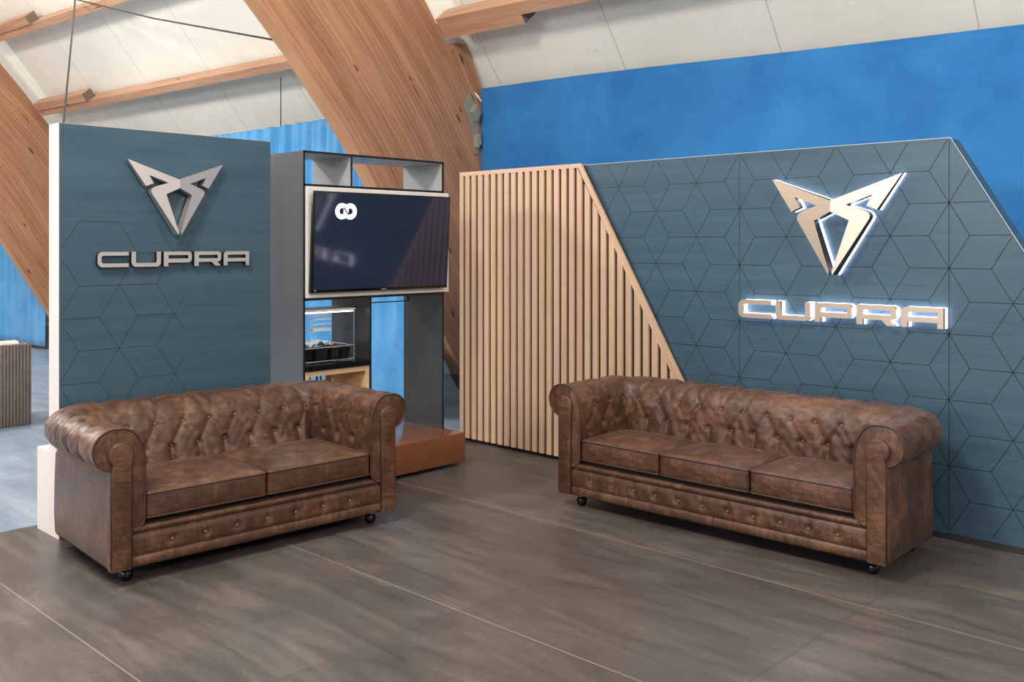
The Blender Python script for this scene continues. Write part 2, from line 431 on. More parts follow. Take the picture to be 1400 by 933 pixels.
DV, DZ = np.array([.6343, -.7731])   # down the slope of the roof
IV, IZ = np.array([-.7731, -.6343])  # inward from the roof
def beam_obj(name, label, u0, u1, v, z, w, d, group=None, blocks=(), cat='beam'):
    """v,z = lower inner corner of the section; w along slope upward, d outward."""
    t = thing(name, label, cat, hall(u0, v, z), HROT, group)
    def bar(nm, ua, ub, sv, w, d, mat='purlin_wood', par=None, cham=0, inset=0):
        bm = bmesh.new()
        c = []
        for (s, o) in ((0, 0), (w, 0), (w, d), (0, d)):
            c.append((-DV*(s+sv)-IV*(o-inset), -DZ*(s+sv)-IZ*(o-inset)))
        fs = add_prism(bm, c, lambda p, q, dd: Vector((-(dd-u0), p, q)), ua, ub, axis=(1, 0, 0))
        return mk(nm, bm, mat, par or t)
    bar('timber', u0, u1, 0, w, d)
    for (ua, ub, sv, bw, bd, ins) in blocks:
        b = bar('end_block', ua, ub, sv, bw, bd, inset=ins)
        e = bar('end_face', ua-.004, ua, sv+.002, bw-.004, bd-.004, 'end_grain', b, inset=ins-.002)
    return t
g = 'roof purlins between the timber arches'
beam_obj('roof_purlin', 'roof beam crossing the white ceiling above the left logo panel, ending at the arches', 6.47, 14.75, 6.58, 3.56, .10, .20, g, [(13.2, 14.75, .101, .12, .16, .02)])
beam_obj('roof_purlin', 'roof beam in the top left corner, higher on the white ceiling, with a dark-ended block', 6.47, 14.75, 5.80, 4.51, .10, .20, g, [(13.2, 14.75, .101, .12, .16, .02)])
beam_obj('roof_purlin', 'orange roof beam right of the large arch, doubled by a short block below it', -4, 6.29, 6.52, 3.635, .12, .20, g, [(5.31, 6.29, -.091, .09, .20, .0)])

# cables
ap = hall(12.0, 5.76, 4.72)
pc = Vector((-5.36, 2.05, 2.268))
tube('suspension_cable', [ap, pc.lerp(ap, .5)+Vector((0, 0, -.01)), pc], [.010, .008, .0055], 'cable_black')
tag(bpy.data.objects['suspension_cable'], 'dark cable dropping from the roof beam to the corner of the left logo panel', 'cable')
e2 = hall(6.44, 4.74, 3.27)
tag(tube('stay_cable', [ap+Vector((.02, 0, 0)), ap.lerp(e2, .5)+Vector((0, 0, -.03)), e2], .0085, 'cable_black'), 'dark cable slanting across the white ceiling to the large timber arch', 'cable')
w0 = hall(8.9, 6.62, 3.5)
tag(tube('hanging_cord', [w0, w0+Vector((0, 0, -.32)), w0+Vector((0, 0, -.62))], .006, 'cable_black'), 'thin short cord hanging from the lower roof beam above the left logo panel', 'cord')

# ------------------------------------------------------------------ curtains
def curtain_pleated(u0, u1, v0, label):
    us = np.linspace(u0, u1, int((u1-u0)*54)); zs = np.linspace(0, 1, 24)
    P = np.zeros((len(us), len(zs), 3))
    ph = np.cumsum(rng.uniform(.6, 1.5, len(us)))*.40*(us[1]-us[0])/.0186
    amp = .022+.010*np.sin(us*3.1)+.007*np.sin(us*7.7+1)
    for j, t in enumerate(zs):
        z = .02+t*2.88
        sway = .02*np.sin(us*1.3+t*2)
        d = amp*(.55+.45*t)*np.sin(ph+.25*np.sin(t*3+us)) + .014*np.sin(ph*2.3+t)*t + sway
        P[:, j, 0] = -(us-(.40*np.exp(-(us-u0)/.3) if z < .62 and u0 < 10 else 0)); P[:, j, 1] = v0+d; P[:, j, 2] = z+.01*np.sin(us*1.1)*(t > .9)
    o = grid_mesh('pleated_curtain', P, 'curtain_blue'); o.rotation_euler = (0, 0, HROT)
    md = o.modifiers.new('thick', 'SOLIDIFY'); md.thickness = .004
    return tag(o, label, 'curtain')
curtain_pleated(6.52, 13.2, 6.37, 'light blue pleated curtain behind the left logo panel and the television cabinet')
curtain_pleated(14.98, 23, 6.70, 'blue pleated curtain at the far left, under the farther timber arch')
def banner():
    p0 = np.array(hall(6.29, 7.07, 0)[:2]); p1 = np.array(hall(.60, 7.10, 0)[:2])
    d = (p1-p0); Lh = np.hypot(*d); d /= Lh; n = np.array([-d[1], d[0]])
    ss = np.linspace(0, Lh*1.45, 160); zs = np.linspace(0, 1, 40)
    P = np.zeros((len(ss), len(zs), 3))
    for j, t in enumerate(zs):
        z = .25+t*(2.905-.012*ss)
        off = .012*np.sin(ss*2.1+t*1.5)+.010*np.sin(ss*4.9+t*4)*(1-t)+.02*np.exp(-((ss-1.1-t*.5)/.15)**2)*(1-.4*t)-.008*np.exp(-((ss-3.02)/.03)**2)
        q = p0[None]+d[None]*ss[:, None]+n[None]*off[:, None]
        P[:, j, :2] = q; P[:, j, 2] = z+.015*np.sin(ss*.9)*t-.012*np.sin(ss/Lh*PI)*t
    o = grid_mesh('cloth_banner', P, 'banner_blue'); md = o.modifiers.new('thick', 'SOLIDIFY'); md.thickness = .003
    tag(o, 'smooth bright blue cloth stretched behind the slatted screen and the right logo wall', 'curtain')
    return p0, d
bp0, bd = banner()
tie0 = Vector((bp0[0], bp0[1], 3.08)); 
tag(tube('cable_tie', [tie0+Vector((-.02, -.10, .06)), tie0+Vector((0, -.03, 0)), tie0+Vector((.03, .0, -.06))], .009, 'white_plastic'), 'short white tie at the upper corner of the blue cloth on the arch', 'tie')

# ------------------------------------------------------------------ emblem, lettering
HALF = [(0, .363), (1, 0), (.656, .51), (.51, .45), (.60, .29), (.22, .43), (.42, .495), (.50, .525), (.545, .555), (.562, .60), (.55, .64), (.03, 1.453), (.022, 1.40), (.27, .655), (0, .525)]
def emblem(parent, hw, zt, to3, d_back, d_front, metal, lit=False):
    """to3(a,z,d): a along the panel, d out of it."""
    bm = bmesh.new()
    for s in (1, -1):
        pl = [(s*x*hw, zt-y*hw) for x, y in HALF]
        A_, B_ = [], []
        for (x, z) in pl:
            rise = .13*hw*(1-abs(x)/hw)
            A_.append(bm.verts.new(to3(x, z, d_front+rise))); B_.append(bm.verts.new(to3(x, z, d_back)))
        # split the front into facets so the wings, the centre and the long blades catch light differently
        for tri in ((0, 1, 4, 5), (1, 2, 3, 4), (0, 5, 6, 14), (6, 7, 8, 9, 10, 13, 14), (10, 11, 12, 13)):
            f = bm.faces.new([A_[k] for k in tri]); f.material_index = 0
            f = bm.faces.new([B_[k] for k in reversed(tri)]); f.material_index = 1
        n = len(pl)
        for k in range(n):
            if k == n-1: continue
            f = bm.faces.new((A_[k], B_[k], B_[(k+1) % n], A_[(k+1) % n])); f.material_index = 1
    bmesh.ops.remove_doubles(bm, verts=bm.verts[:], dist=1e-5)
    o = mk('emblem_plate', bm, None, parent, mats=[metal, 'letter_side_black' if lit else metal])
    if lit:
        bm = bmesh.new()
        for s in (1, -1):
            pl = [(s*x*hw, zt-y*hw) for x, y in HALF]
            add_prism(bm, pl, to3, .004, d_back-.004)
        bmesh.ops.triangulate(bm, faces=[f for f in bm.faces if len(f.verts) > 4])
        b = mk('backlight', bm, 'backlight_acrylic', parent); b['label'] = 'white glowing acrylic backing'
    return o

def arc(cx, cy, r, a0, a1, n=5):
    return [(cx+r*math.cos(math.radians(a0+(a1-a0)*k/n)), cy+r*math.sin(math.radians(a0+(a1-a0)*k/n))) for k in range(n+1)]
# glyph outlines, width 2.03 x height 1, stroke .245, y up; each a list of simple polygons
W_, s_ = 2.03, .245
def g_C(): return [arc(.32, .32, .32, 180, 270)+[(W_, 0), (W_, s_), (.42, s_)]+arc(.40, .40, .15, 270, 180)+arc(.40, .60, .15, 180, 90)+[(W_, 1-s_), (W_, 1)]+arc(.32, .68, .32, 90, 180)]
def g_U(): return [[(0, 1)]+arc(.30, .30, .30, 180, 270)+arc(W_-.30, .30, .30, 270, 360)+[(W_, 1), (W_-.30, 1)]+arc(W_-.42, .37, .12, 360, 270)+arc(.42, .37, .12, 270, 180)+[(.30, 1)]]
def g_P(): return [[(0, 0), (.32, 0), (.32, .25), (W_-.28, .25)]+arc(W_-.28, .53, .28, 270, 360)+arc(W_-.24, .76, .24, 0, 90)+[(0, 1)]]
def g_R(): return [[(0, 0), (.32, 0), (.32, .27), (1.30, .27), (1.56, 0), (1.98, 0), (1.72, .285)]+arc(W_-.26, .55, .26, 290, 360)+arc(W_-.24, .76, .24, 0, 90)+[(0, 1)]]
def g_A(): return [[(0, 0), (.30, 0), (.30, .27), (W_-.28, .27), (W_-.28, 0), (W_, 0), (W_, 1), (.30, 1)]+arc(.28, .72, .28, 90, 180)]
HOLE = {'P': (.34, .52, W_-.27, .76), 'R': (.34, .52, W_-.27, .76), 'A': (.32, .52, W_-.28, .76)}
def glyph_bm(ch, to3, hgt, a0, z0, d0, d1, grow=0):
    poly = {'C': g_C, 'U': g_U, 'P': g_P, 'R': g_R, 'A': g_A}[ch]()[0]
    bm = bmesh.new()
    tr = lambda p: (a0+p[0]*hgt, z0+p[1]*hgt)
    loops = [[tr(p) for p in poly]]
    if ch in HOLE:
        x0, y0, x1, y1 = HOLE[ch]; loops.append([tr(p) for p in ((x0, y0), (x0, y1), (x1, y1), (x1, y0))])
    for d, mi in ((d1, 0), (d0, 1)):
        es = []
        for lp in loops:
            vs = [bm.verts.new((a, z, d)) for a, z in lp]
            es += [bm.edges.new((vs[i], vs[(i+1) % len(vs)])) for i in range(len(vs))]
        r = bmesh.ops.triangle_fill(bm, edges=es, use_beauty=True, use_dissolve=False)
        for gf in r['geom']:
            if isinstance(gf, bmesh.types.BMFace): gf.material_index = mi
    for lp in loops:
        A_ = [bm.verts.new((a, z, d0)) for a, z in lp]; B_ = [bm.verts.new((a, z, d1)) for a, z in lp]
        for i in range(len(lp)):
            j = (i+1) % len(lp); f = bm.faces.new((A_[i], A_[j], B_[j], B_[i])); f.material_index = 1
    bmesh.ops.remove_doubles(bm, verts=bm.verts[:], dist=1e-5)
    for v in bm.verts: v.co = to3(v.co.x, v.co.y, v.co.z)
    return bm
def lettering(parent, to3, hgt, a0, z0, pitch, d0, d1, metal, side, lit=False):
    for i, ch in enumerate('CUPRA'):
        o = mk('letter', glyph_bm(ch, to3, hgt, a0+i*pitch, z0, d0, d1), None, parent, mats=[metal, side])
        if lit: 
            b = mk('backlight', glyph_bm(ch, to3, hgt, a0+i*pitch, z0, .004, d0-.003), None, o, mats=['backlight_acrylic', 'backlight_acrylic']); b['label'] = 'white glowing acrylic backing'

# ------------------------------------------------------------------ rhombus groove pattern
def clip_seg(p, q, poly):
    """clip segment to a convex polygon (counter-clockwise)."""
    t0, t1 = 0.0, 1.0; dx, dy = q[0]-p[0], q[1]-p[1]
    for i in range(len(poly)):
        a, b = poly[i], poly[(i+1) % len(poly)]; nx, ny = -(b[1]-a[1]), (b[0]-a[0])
        num = nx*(p[0]-a[0])+ny*(p[1]-a[1]); den = nx*dx+ny*dy
        if abs(den) < 1e-12:
            if num < 0: return None
            continue
        t = -num/den
        if den > 0: t0 = max(t0, t)
        else: t1 = min(t1, t)
    if t0 >= t1: return None
    return (p[0]+dx*t0, p[1]+dy*t0), (p[0]+dx*t1, p[1]+dy*t1)
def rhomb_lines(x0, z0, hx, vz, poly, bm, to3, w=.003, keep=None, mi=1, seams=()):
    """six-armed nodes at x0+i*hx, z0+i*vz/2+j*vz; arms horizontal and at 60 degrees."""
    e = hx*2/3; arms = ((e, 0), (-e, 0), (e/2, vz/2), (-e/2, vz/2), (e/2, -vz/2), (-e/2, -vz/2))
    segs = []
    for i in range(-20, 21):
        for j in range(-30, 31):
            c = (x0+i*hx, z0+(i % 2)*vz/2+j*vz)
            for a in arms: segs.append((c, (c[0]+a[0], c[1]+a[1])))
    for sx in seams: segs.append(((sx, -1), (sx, 4)))
    for p, q in segs:
        if keep and not keep((p[0]+q[0])/2, (p[1]+q[1])/2): continue
        r = clip_seg(p, q, poly)
        if not r: continue
        (ax, az), (bx, bz) = r; l = math.hypot(bx-ax, bz-az)
        if l < .01: continue
        nx, nz = -(bz-az)/l*w/2, (bx-ax)/l*w/2
        vs = [bm.verts.new(to3(*c, .0006)) for c in ((ax+nx, az+nz), (bx+nx, bz+nz), (bx-nx, bz-nz), (ax-nx, az-nz))]
        f = bm.faces.new(vs); f.material_index = mi

# ------------------------------------------------------------------ right logo wall
WY = 5.369
rw = thing('logo_wall', 'dark teal exhibition wall with rhombus grooves and sloping right edge behind the three-seat sofa', 'display wall', (-3.4, WY, 0))
R3 = lambda a, z, d: Vector((a+3.4, -d, z))
rpoly = [(-5.68, .0), (-.572, .0), (-1.864, 2.18), (-5.68, 2.18)]
bm = bmesh.new(); add_prism(bm, rpoly, R3, 0, -.15)
rhomb_lines(-1.866, 1.8295, .3205, .357, [(-5.6, .05), (-.61, .05), (-1.866, 2.17), (-5.6, 2.17)], bm, R3, w=.0050, seams=(-1.866, -3.148))
mk('wall_board', bm, None, rw, mats=['teal_laminate', 'groove_line'])
bm = bmesh.new()
add_prism(bm, [(-4.5, 2.18), (-1.860, 2.18), (-.568, .0), (-.563, .0), (-1.858, 2.1845), (-4.5, 2.1845)], R3, .003, -.006)
mk('edge_trim', bm, 'edge_aluminium', rw)
bm = bmesh.new(); add_box(bm, (-4.5+3.4, -.60+3.4), (-.006, -.0005), (.0, .035)); mk('skirting', bm, 'skirting_black', rw)
re = thing('illuminated_emblem', 'backlit champagne metal two-winged emblem on the right teal wall', 'emblem', (-2.4905, WY, 1.7))
E3 = lambda a, z, d: Vector((a, -d, z-1.7))
emblem(re, .397, 2.0015, E3, .036, .062, 'brushed_champagne', lit=True)
rl = thing('illuminated_lettering', 'backlit champagne metal lettering reading across the right teal wall', 'lettering', (-2.4905, WY, 1.2))
E4 = lambda a, z, d: Vector((a+2.4905, -d, z-1.2))
lettering(rl, E4, .112, -3.118, 1.146, .2545, .04, .066, 'brushed_champagne', 'brushed_champagne', lit=True)

# ------------------------------------------------------------------ slatted oak screen
sc = thing('slat_screen', 'pale oak slatted screen with a sloping right edge beside the teal wall', 'screen', (-4.6, WY, 0))
Q3 = lambda a, z, d: Vector((a+4.6, -d, z))
dz = lambda x: 2.19-(x+4.423)*1.70      # outer line of the sloping edge
bm = bmesh.new()
x = -5.706
PITCH, SW = .0738, .0470
k = 0
xs = [(-5.706, -5.664)]+[(-5.6405+.0738*i, -5.6405+.0738*i+SW) for i in range(36)]
for (a, b) in xs:
    tl = lambda xx: min(2.165, dz(xx)-.085)
    if tl(b) < .06: break
    poly = [(a, .03), (b, .03), (b, tl(b)), (a, tl(a))]
    kx = -4.423+(2.19-.085-2.165)/1.70
    if a < kx < b: poly = [(a, .03), (b, .03), (b, tl(b)), (kx, 2.165), (a, 2.165)]
    add_prism(bm, poly, Q3, .0265, .045, axis=(0, 0, 1))
mk('slats', bm, 'slat_oak', sc)
bm = bmesh.new()
xb = -4.423+(2.19-.03)/1.70
add_prism(bm, [(-5.706, 2.16), (-4.4445, 2.16), (-4.423, 2.192), (-5.706, 2.192)], Q3, .0262, .0465, axis=(1, 0, 0))
add_prism(bm, [(-4.4445, 2.16), (xb-.075, .03), (xb, .03), (-4.423, 2.192)], Q3, .0262, .0465, axis=(.5, 0, -.86))
mk('edge_frame', bm, 'slat_oak', sc)
prism('backing_board', [(-5.70, .012), (xb-.03, .012), (-4.45, 2.17), (-5.70, 2.17)], Q3, .002, .026, 'backing_black', sc)

# ------------------------------------------------------------------ left logo panel
PX = -5.34
lp = thing('logo_panel', 'tall dark teal panel with pale sides and silver emblem, behind the two-seat sofa', 'display panel', (PX, 2.674, 0))
L3 = lambda a, z, d: Vector((d, a-2.674, z))
bm = bmesh.new(); add_box(bm, (-.144, -.008), (2.02-2.674, 3.328-2.674), (0, 2.264)); mk('panel_core', bm, 'pale_board', lp)
bm = bmesh.new(); add_box(bm, (-.008, 0), (2.0215-2.674, 3.327-2.674), (0.005, 2.262))
def keep(a, z): return (a < 2.74 and z < 1.35) or (a < 2.74 and z < 1.75 and ((a*3.7+z*5.1) % 1) < .75)
rhomb_lines(2.347, 1.373, .332, .358, [(2.03, .02), (2.75, .02), (2.75, 1.78), (2.03, 1.78)], bm, L3, w=.003, keep=keep)
mk('face_board', bm, None, lp, mats=['teal_laminate', 'groove_line'])
bm = bmesh.new(); add_box(bm, (-.32, -.146), (2.02-2.674, 3.28-2.674), (-.031, .462), .004); b = mk('base_block', bm, 'cream_board', lp); b['label'] = 'pale cream base block'
le = thing('silver_emblem', 'unlit silver two-winged emblem on the left teal panel', 'emblem', (PX, 2.6745, 1.9))
emblem(le, .2955, 2.088, lambda a, z, d: Vector((d, a, z-1.9)), .012, .04, 'brushed_silver')
ll = thing('silver_lettering', 'unlit silver lettering on the left teal panel under the emblem', 'lettering', (PX, 2.68, 1.5))
lettering(ll, lambda a, z, d: Vector((d, a-2.68, z-1.5)), .0862, 2.213, 1.4745, .1917, .006, .032, 'brushed_silver', 'letter_side_black')

# ------------------------------------------------------------------ television cabinet
UX0, UX1, UY0, UY1, UZ0, UZ1 = -5.70, -5.254, 3.518, 4.742, .236, 2.214
cab = thing('television_cabinet', 'tall open grey and black cabinet on a rust-brown plinth framing the television', 'cabinet', (-5.45, 4.13, 0))
def cb(name, x, y, z, mat, bevel=0):
    bm = bmesh.new(); add_box(bm, (x[0]+5.45, x[1]+5.45), (y[0]-4.13, y[1]-4.13), z, bevel); return mk(name, bm, mat, cab)
PL = [(-5.78, 3.45), (-5.265, 3.45), (-5.265, 3.63), (-5.04, 3.63), (-5.04, 4.755), (-5.78, 4.755)]
pl = prism('plinth', PL, lambda a, b, d: Vector((a+5.45, b-4.13, d)), .028, .235, 'plinth_rust', cab, bevel=.003); pl['label'] = 'glossy rust-brown plinth'
cb('plinth_foot', (-5.74, -5.30), (3.50, 4.70), (0.0, .028), 'backing_black')
cb('side_panel', (UX0, UX1-.004), (UY0, UY0+.014), (UZ0, UZ1), 'unit_side')
cb('side_panel', (UX0, UX1-.004), (UY1-.014, UY1), (UZ0, UZ1), 'unit_dark')
cb('top_panel', (UX0, UX1-.004), (UY0+.0145, UY1-.0145), (UZ1-.014, UZ1), 'unit_grey')
sh = (UY0+.0145, UY1-.0145)
cb('shelf', (UX0, UX1-.004), sh, (1.985, 1.999), 'unit_grey')
cb('shelf', (UX0, UX1-.004), sh, (1.236, 1.250), 'unit_grey')
cb('compartment_liner', (UX0+.002, UX1-.006), (UY1-.0185, UY1-.0145), (2.0, 2.1995), 'unit_grey')
cb('divider', (UX0, UX1-.004), (3.896, 3.908), (2.0, 2.1995), 'unit_grey')
cb('divider', (UX0, UX1-.004), (4.056, 4.070), (UZ0, 1.2355), 'unit_dark')
# black front edging
e0, e1 = UX1-.0039, UX1
bm = bmesh.new(); xo = lambda p: (p[0]+5.45, p[1]+5.45); yo = lambda p: (p[0]-4.13, p[1]-4.13)
for y, z in (((UY0-.001, UY0+.013), (UZ0, UZ1)), ((UY1-.013, UY1+.001), (UZ0, UZ1)), ((UY0, UY1), (UZ1-.013, UZ1+.001)), ((UY0, UY1), (1.984, 1.999)), ((UY0, UY1), (1.235, 1.25)), ((3.895, 3.909), (2.0, 2.2)), ((4.055, 4.071), (UZ0, 1.235))):
    add_box(bm, xo((e0, e1)), yo(y), z)
mk('front_edging', bm, 'unit_black', cab)
fr = cb('screen_backboard', (-5.30, -5.236), (3.532, 4.775), (1.252, 1.982), 'frame_white', .004); fr['label'] = 'off-white board around the screen'
# cubby under the black counter shelf
cb('counter_shelf', (UX0, UX1+.012), (UY0+.0145, 4.0555), (.772, .808), 'counter_black', .003)
cubx = (UX0, UX1-.006)
bm = bmesh.new(); yy = (UY0+.0145, 4.0555)
add_box(bm, xo(cubx), yo(yy), (.735, .7715), axis=(0, 1, 0)); add_box(bm, xo(cubx), yo(yy), (.40, .43), axis=(0, 1, 0))
add_box(bm, xo(cubx), yo((yy[0], yy[0]+.03)), (.43, .735), axis=(1, 0, 0)); add_box(bm, xo(cubx), yo((yy[1]-.03, yy[1])), (.43, .735), axis=(1, 0, 0))
for ya, yb, za, zb in ((yy[0]+.03, 3.87, .43, .735), (3.99, yy[1]-.03, .43, .735), (3.87, 3.99, .43, .635), (3.87, 3.99, .705, .735)):
    add_box(bm, xo((UX0, UX0+.012)), yo((ya, yb)), (za, zb), axis=(0, 1, 0))
mk('cubby', bm, 'pale_ply', cab)
cb('cubby_post', (UX0+.002, UX0+.010), (3.917, 3.930), (.635, .705), 'unit_black'); cb('cubby_post', (UX0+.002, UX0+.010), (3.952, 3.962), (.635, .675), 'unit_black')
bm = bmesh.new()
add_box(bm, xo((-5.27, -5.254)), yo((4.071, 4.40)), (1.196, 1.203)); add_box(bm, xo((-5.27, -5.254)), yo((4.40, 4.412)), (1.196, 1.236))
mk('cable_bracket', bm, 'unit_black', cab)

# glass display case with trays, on the counter shelf
gc = thing('display_case', 'small clear glass display case with steel edges on the black cabinet shelf', 'display case', (-5.48, 3.77, .808))
gx0, gx1, gy0, gy1, gh = -.13, .13, -.215, .225, .345
bm = bmesh.new()
def rod(a, b): add_tube(bm, [a, b], .004, 6)
cs = [(gx0, gy0), (gx1, gy0), (gx1, gy1), (gx0, gy1)]
for (a, b), (c, d) in zip(cs, cs[1:]+cs[:1]):
    for z in (.008, .1, gh): rod((a, b, z), (c, d, z))
    rod((a, b, 0), (a, b, gh))
mk('steel_edges', bm, 'steel', gc)
bm = bmesh.new()
add_box(bm, (gx1-.002, gx1+.001), (gy0+.005, gy1-.005), (.1, gh)); add_box(bm, (gx0+.0, gx0+.003), (gy0+.005, gy1-.005), (.1, gh))
add_box(bm, (gx0+.004, gx1-.004), (gy1-.003, gy1), (.1, gh))
mk('glass_panes', bm, 'clear_glass', gc)
bm = bmesh.new(); add_box(bm, (gx0-.006, gx1+.006), (gy0-.006, gy1+.006), (gh, gh+.012), .002); mk('lid', bm, 'white_plastic', gc)
bm = bmesh.new(); add_box(bm, (gx1-.03, gx1-.004), (gy0+.01, gy1-.01), (gh-.012, gh-.0005)); b = mk('added_glow_strip', bm, 'case_glow_added', gc); b['label'] = 'glowing white strip added under the lid to brighten the case'  # added emitter that makes the dim lid edge and case brighter
bm = bmesh.new()
for z in (.19, .235, .27, .30): add_box(bm, (gx0+.01, -.06), (.02, .17), (z, z+.008 if z > .2 else z+.022))
mk('inner_shelves', bm, 'white_plastic', gc)
for i, (y0, y1) in enumerate(((-.205, -.10), (-.08, .02), (.05, .12), (.13, .205))):
    bm = bmesh.new(); h = .085
    q0 = [(-.06, y0+.008), (.10, y0+.008), (.10, y1-.008), (-.06, y1-.008)]; q1 = [(-.07, y0), (.112, y0), (.112, y1), (-.07, y1)]
    rings = []
    for q, z in ((q0, 0.001), (q1, h), ([(a*.93, b) for a, b in q1], h)): rings.append([bm.verts.new((a, b, z)) for a, b in q])
    inn = [bm.verts.new((a*.88+.002, (b-(y0+y1)/2)*.85+(y0+y1)/2, .012)) for a, b in q0]
    rim = [bm.verts.new((a*.95+.001, (b-(y0+y1)/2)*.9+(y0+y1)/2, h)) for a, b in q1]
    for r0, r1 in ((rings[0], rings[1]), (rings[1], rim), (rim, inn)):
        for k in range(4): bm.faces.new((r0[k], r0[(k+1) % 4], r1[(k+1) % 4], r1[k]))
    bm.faces.new(rings[0][::-1]); bm.faces.new(inn)
    for v in rings[2]: bm.verts.remove(v)
    o = mk('serving_tray', bm, 'tray_black'); o.location = (-5.48, 3.77, .809)
    tag(o, 'black open tray in the glass display case, '+('at its left end', 'left of the white napkin fold', 'right of the white napkin', 'at its right end by the steel upright')[i], 'tray', 'black trays in the display case')
bm = bmesh.new()
n = 12; V = [[bm.verts.new((.0+.11*(i/n-.5)+.005*math.sin(j), -.02+.20*(j/n-.5), .905+.022*math.sin(i*1.9+j*.8)*math.cos(j*1.1)+.018*(1-abs(j/n-.5)*2))) for j in range(n+1)] for i in range(n+1)]
for i in range(n):
    for j in range(n): bm.faces.new((V[i][j], V[i+1][j], V[i+1][j+1], V[i][j+1]))
o = mk('folded_napkin', bm, 'napkin_white', smooth=True); o.location = (-5.47, 3.79, .012); o.modifiers.new('t', 'SOLIDIFY').thickness = .003
tag(o, 'crumpled white napkin lying over the black trays in the glass case', 'napkin')
bm = bmesh.new(); 
o = lathe('serving_tongs_plate', [(.0, 0), (.05, 0), (.085, .008), (.088, .011), (.05, .006), (0.001, .005)], 'steel'); o.name = 'steel_dish'; o.location = (-5.29, 3.86, .809); o.scale = (.55, 1, 1)
tag(o, 'small shallow steel dish on the front edge of the black cabinet shelf', 'dish')

# ------------------------------------------------------------------ television
tv = thing('television', 'black flat screen television showing a white double-ring logo, on the tall cabinet', 'television', (-5.174, 4.128, 1.618))
tv.rotation_euler = (0, .0595, -.0077)
TW, TH = 1.175, .665
bm = bmesh.new(); add_box(bm, (-.035, 0), (-TW/2, TW/2), (-TH/2, TH/2), .004); mk('casing', bm, 'screen_bezel', tv, smooth=40)
bm = bmesh.new(); add_box(bm, (.0002, .0016), (-TW/2+.011, TW/2-.011), (-TH/2+.02, TH/2-.011)); mk('screen', bm, 'screen_glass', tv)
bm = bmesh.new(); add_box(bm, (-.056, -.035), (-.25, .25), (-.05, .05)); mk('wall_mount', bm, 'unit_black', tv)
bm = bmesh.new()
def ring(cy, cz, r0, r1, d):
    n = 40
    A_ = [bm.verts.new((d, cy+r0*math.cos(2*PI*k/n), cz+r0*math.sin(2*PI*k/n))) for k in range(n)]
    B_ = [bm.verts.new((d, cy+r1*math.cos(2*PI*k/n), cz+r1*math.sin(2*PI*k/n))) for k in range(n)]
    for k in range(n): bm.faces.new((A_[k], A_[(k+1) % n], B_[(k+1) % n], B_[k]))
ring(-.372, .205, .021, .0535, .0022); ring(-.306, .205, .021, .0535, .0023)
lg = mk('screen_logo', bm, 'screen_logo', tv)
bm = bmesh.new()
def quad(pts, d=.0045):
    bm.faces.new([bm.verts.new((d, a, b)) for a, b in pts])
quad([(-.364, .226), (-.357, .233), (-.314, .186), (-.321, .179)])
mk('logo_gap', bm, 'screen_bezel', tv)
bm = bmesh.new(); add_box(bm, (.0003, .0024), (-.022, .022), (-TH/2+.006, -TH/2+.014)); mk('maker_badge', bm, 'steel', tv)
bm = bmesh.new(); add_box(bm, (.0003, .0024), (-TW/2+.02, -TW/2+.034), (-TH/2+.010, -TH/2+.022)); mk('indicator', bm, 'steel', tv)

# ------------------------------------------------------------------ rattan armchair
rc = thing('rattan_armchair', 'grey-brown woven rattan armchair seen from behind at the left edge', 'armchair', (-9.45, 2.80, -.031), 0)
bm = bmesh.new(); T = .06
def slab(x, y, z): add_box(bm, x, y, z, .012)
slab((.27, .33), (-.40, .41), (.0, .735)); slab((-.36, .269), (.35, .41), (.0, .66)); slab((-.36, .269), (-.40, -.34), (.0, .66)); slab((-.36, .269), (-.339, .349), (.06, .34))
mk('woven_frame', bm, 'rattan', rc, smooth=40)
bm = bmesh.new(); add_box(bm, (.17, .268), (-.33, .34), (.44, .765), .035, seg=3); b = mk('back_cushion', bm, 'cushion_cream', rc, smooth=True); b['label'] = 'cream back cushion'
bm = bmesh.new(); add_box(bm, (-.36, .168), (-.335, .345), (.342, .44), .03, seg=3); b = mk('seat_cushion', bm, 'cushion_cream', rc, smooth=True); b['label'] = 'cream seat cushion'
bm = bmesh.new(); 
bm.free()
for y in (-.37, .38): tube('arm_rim', [(.30, y, .737), (-.30, y, .665)], .012, 'rattan', rc)

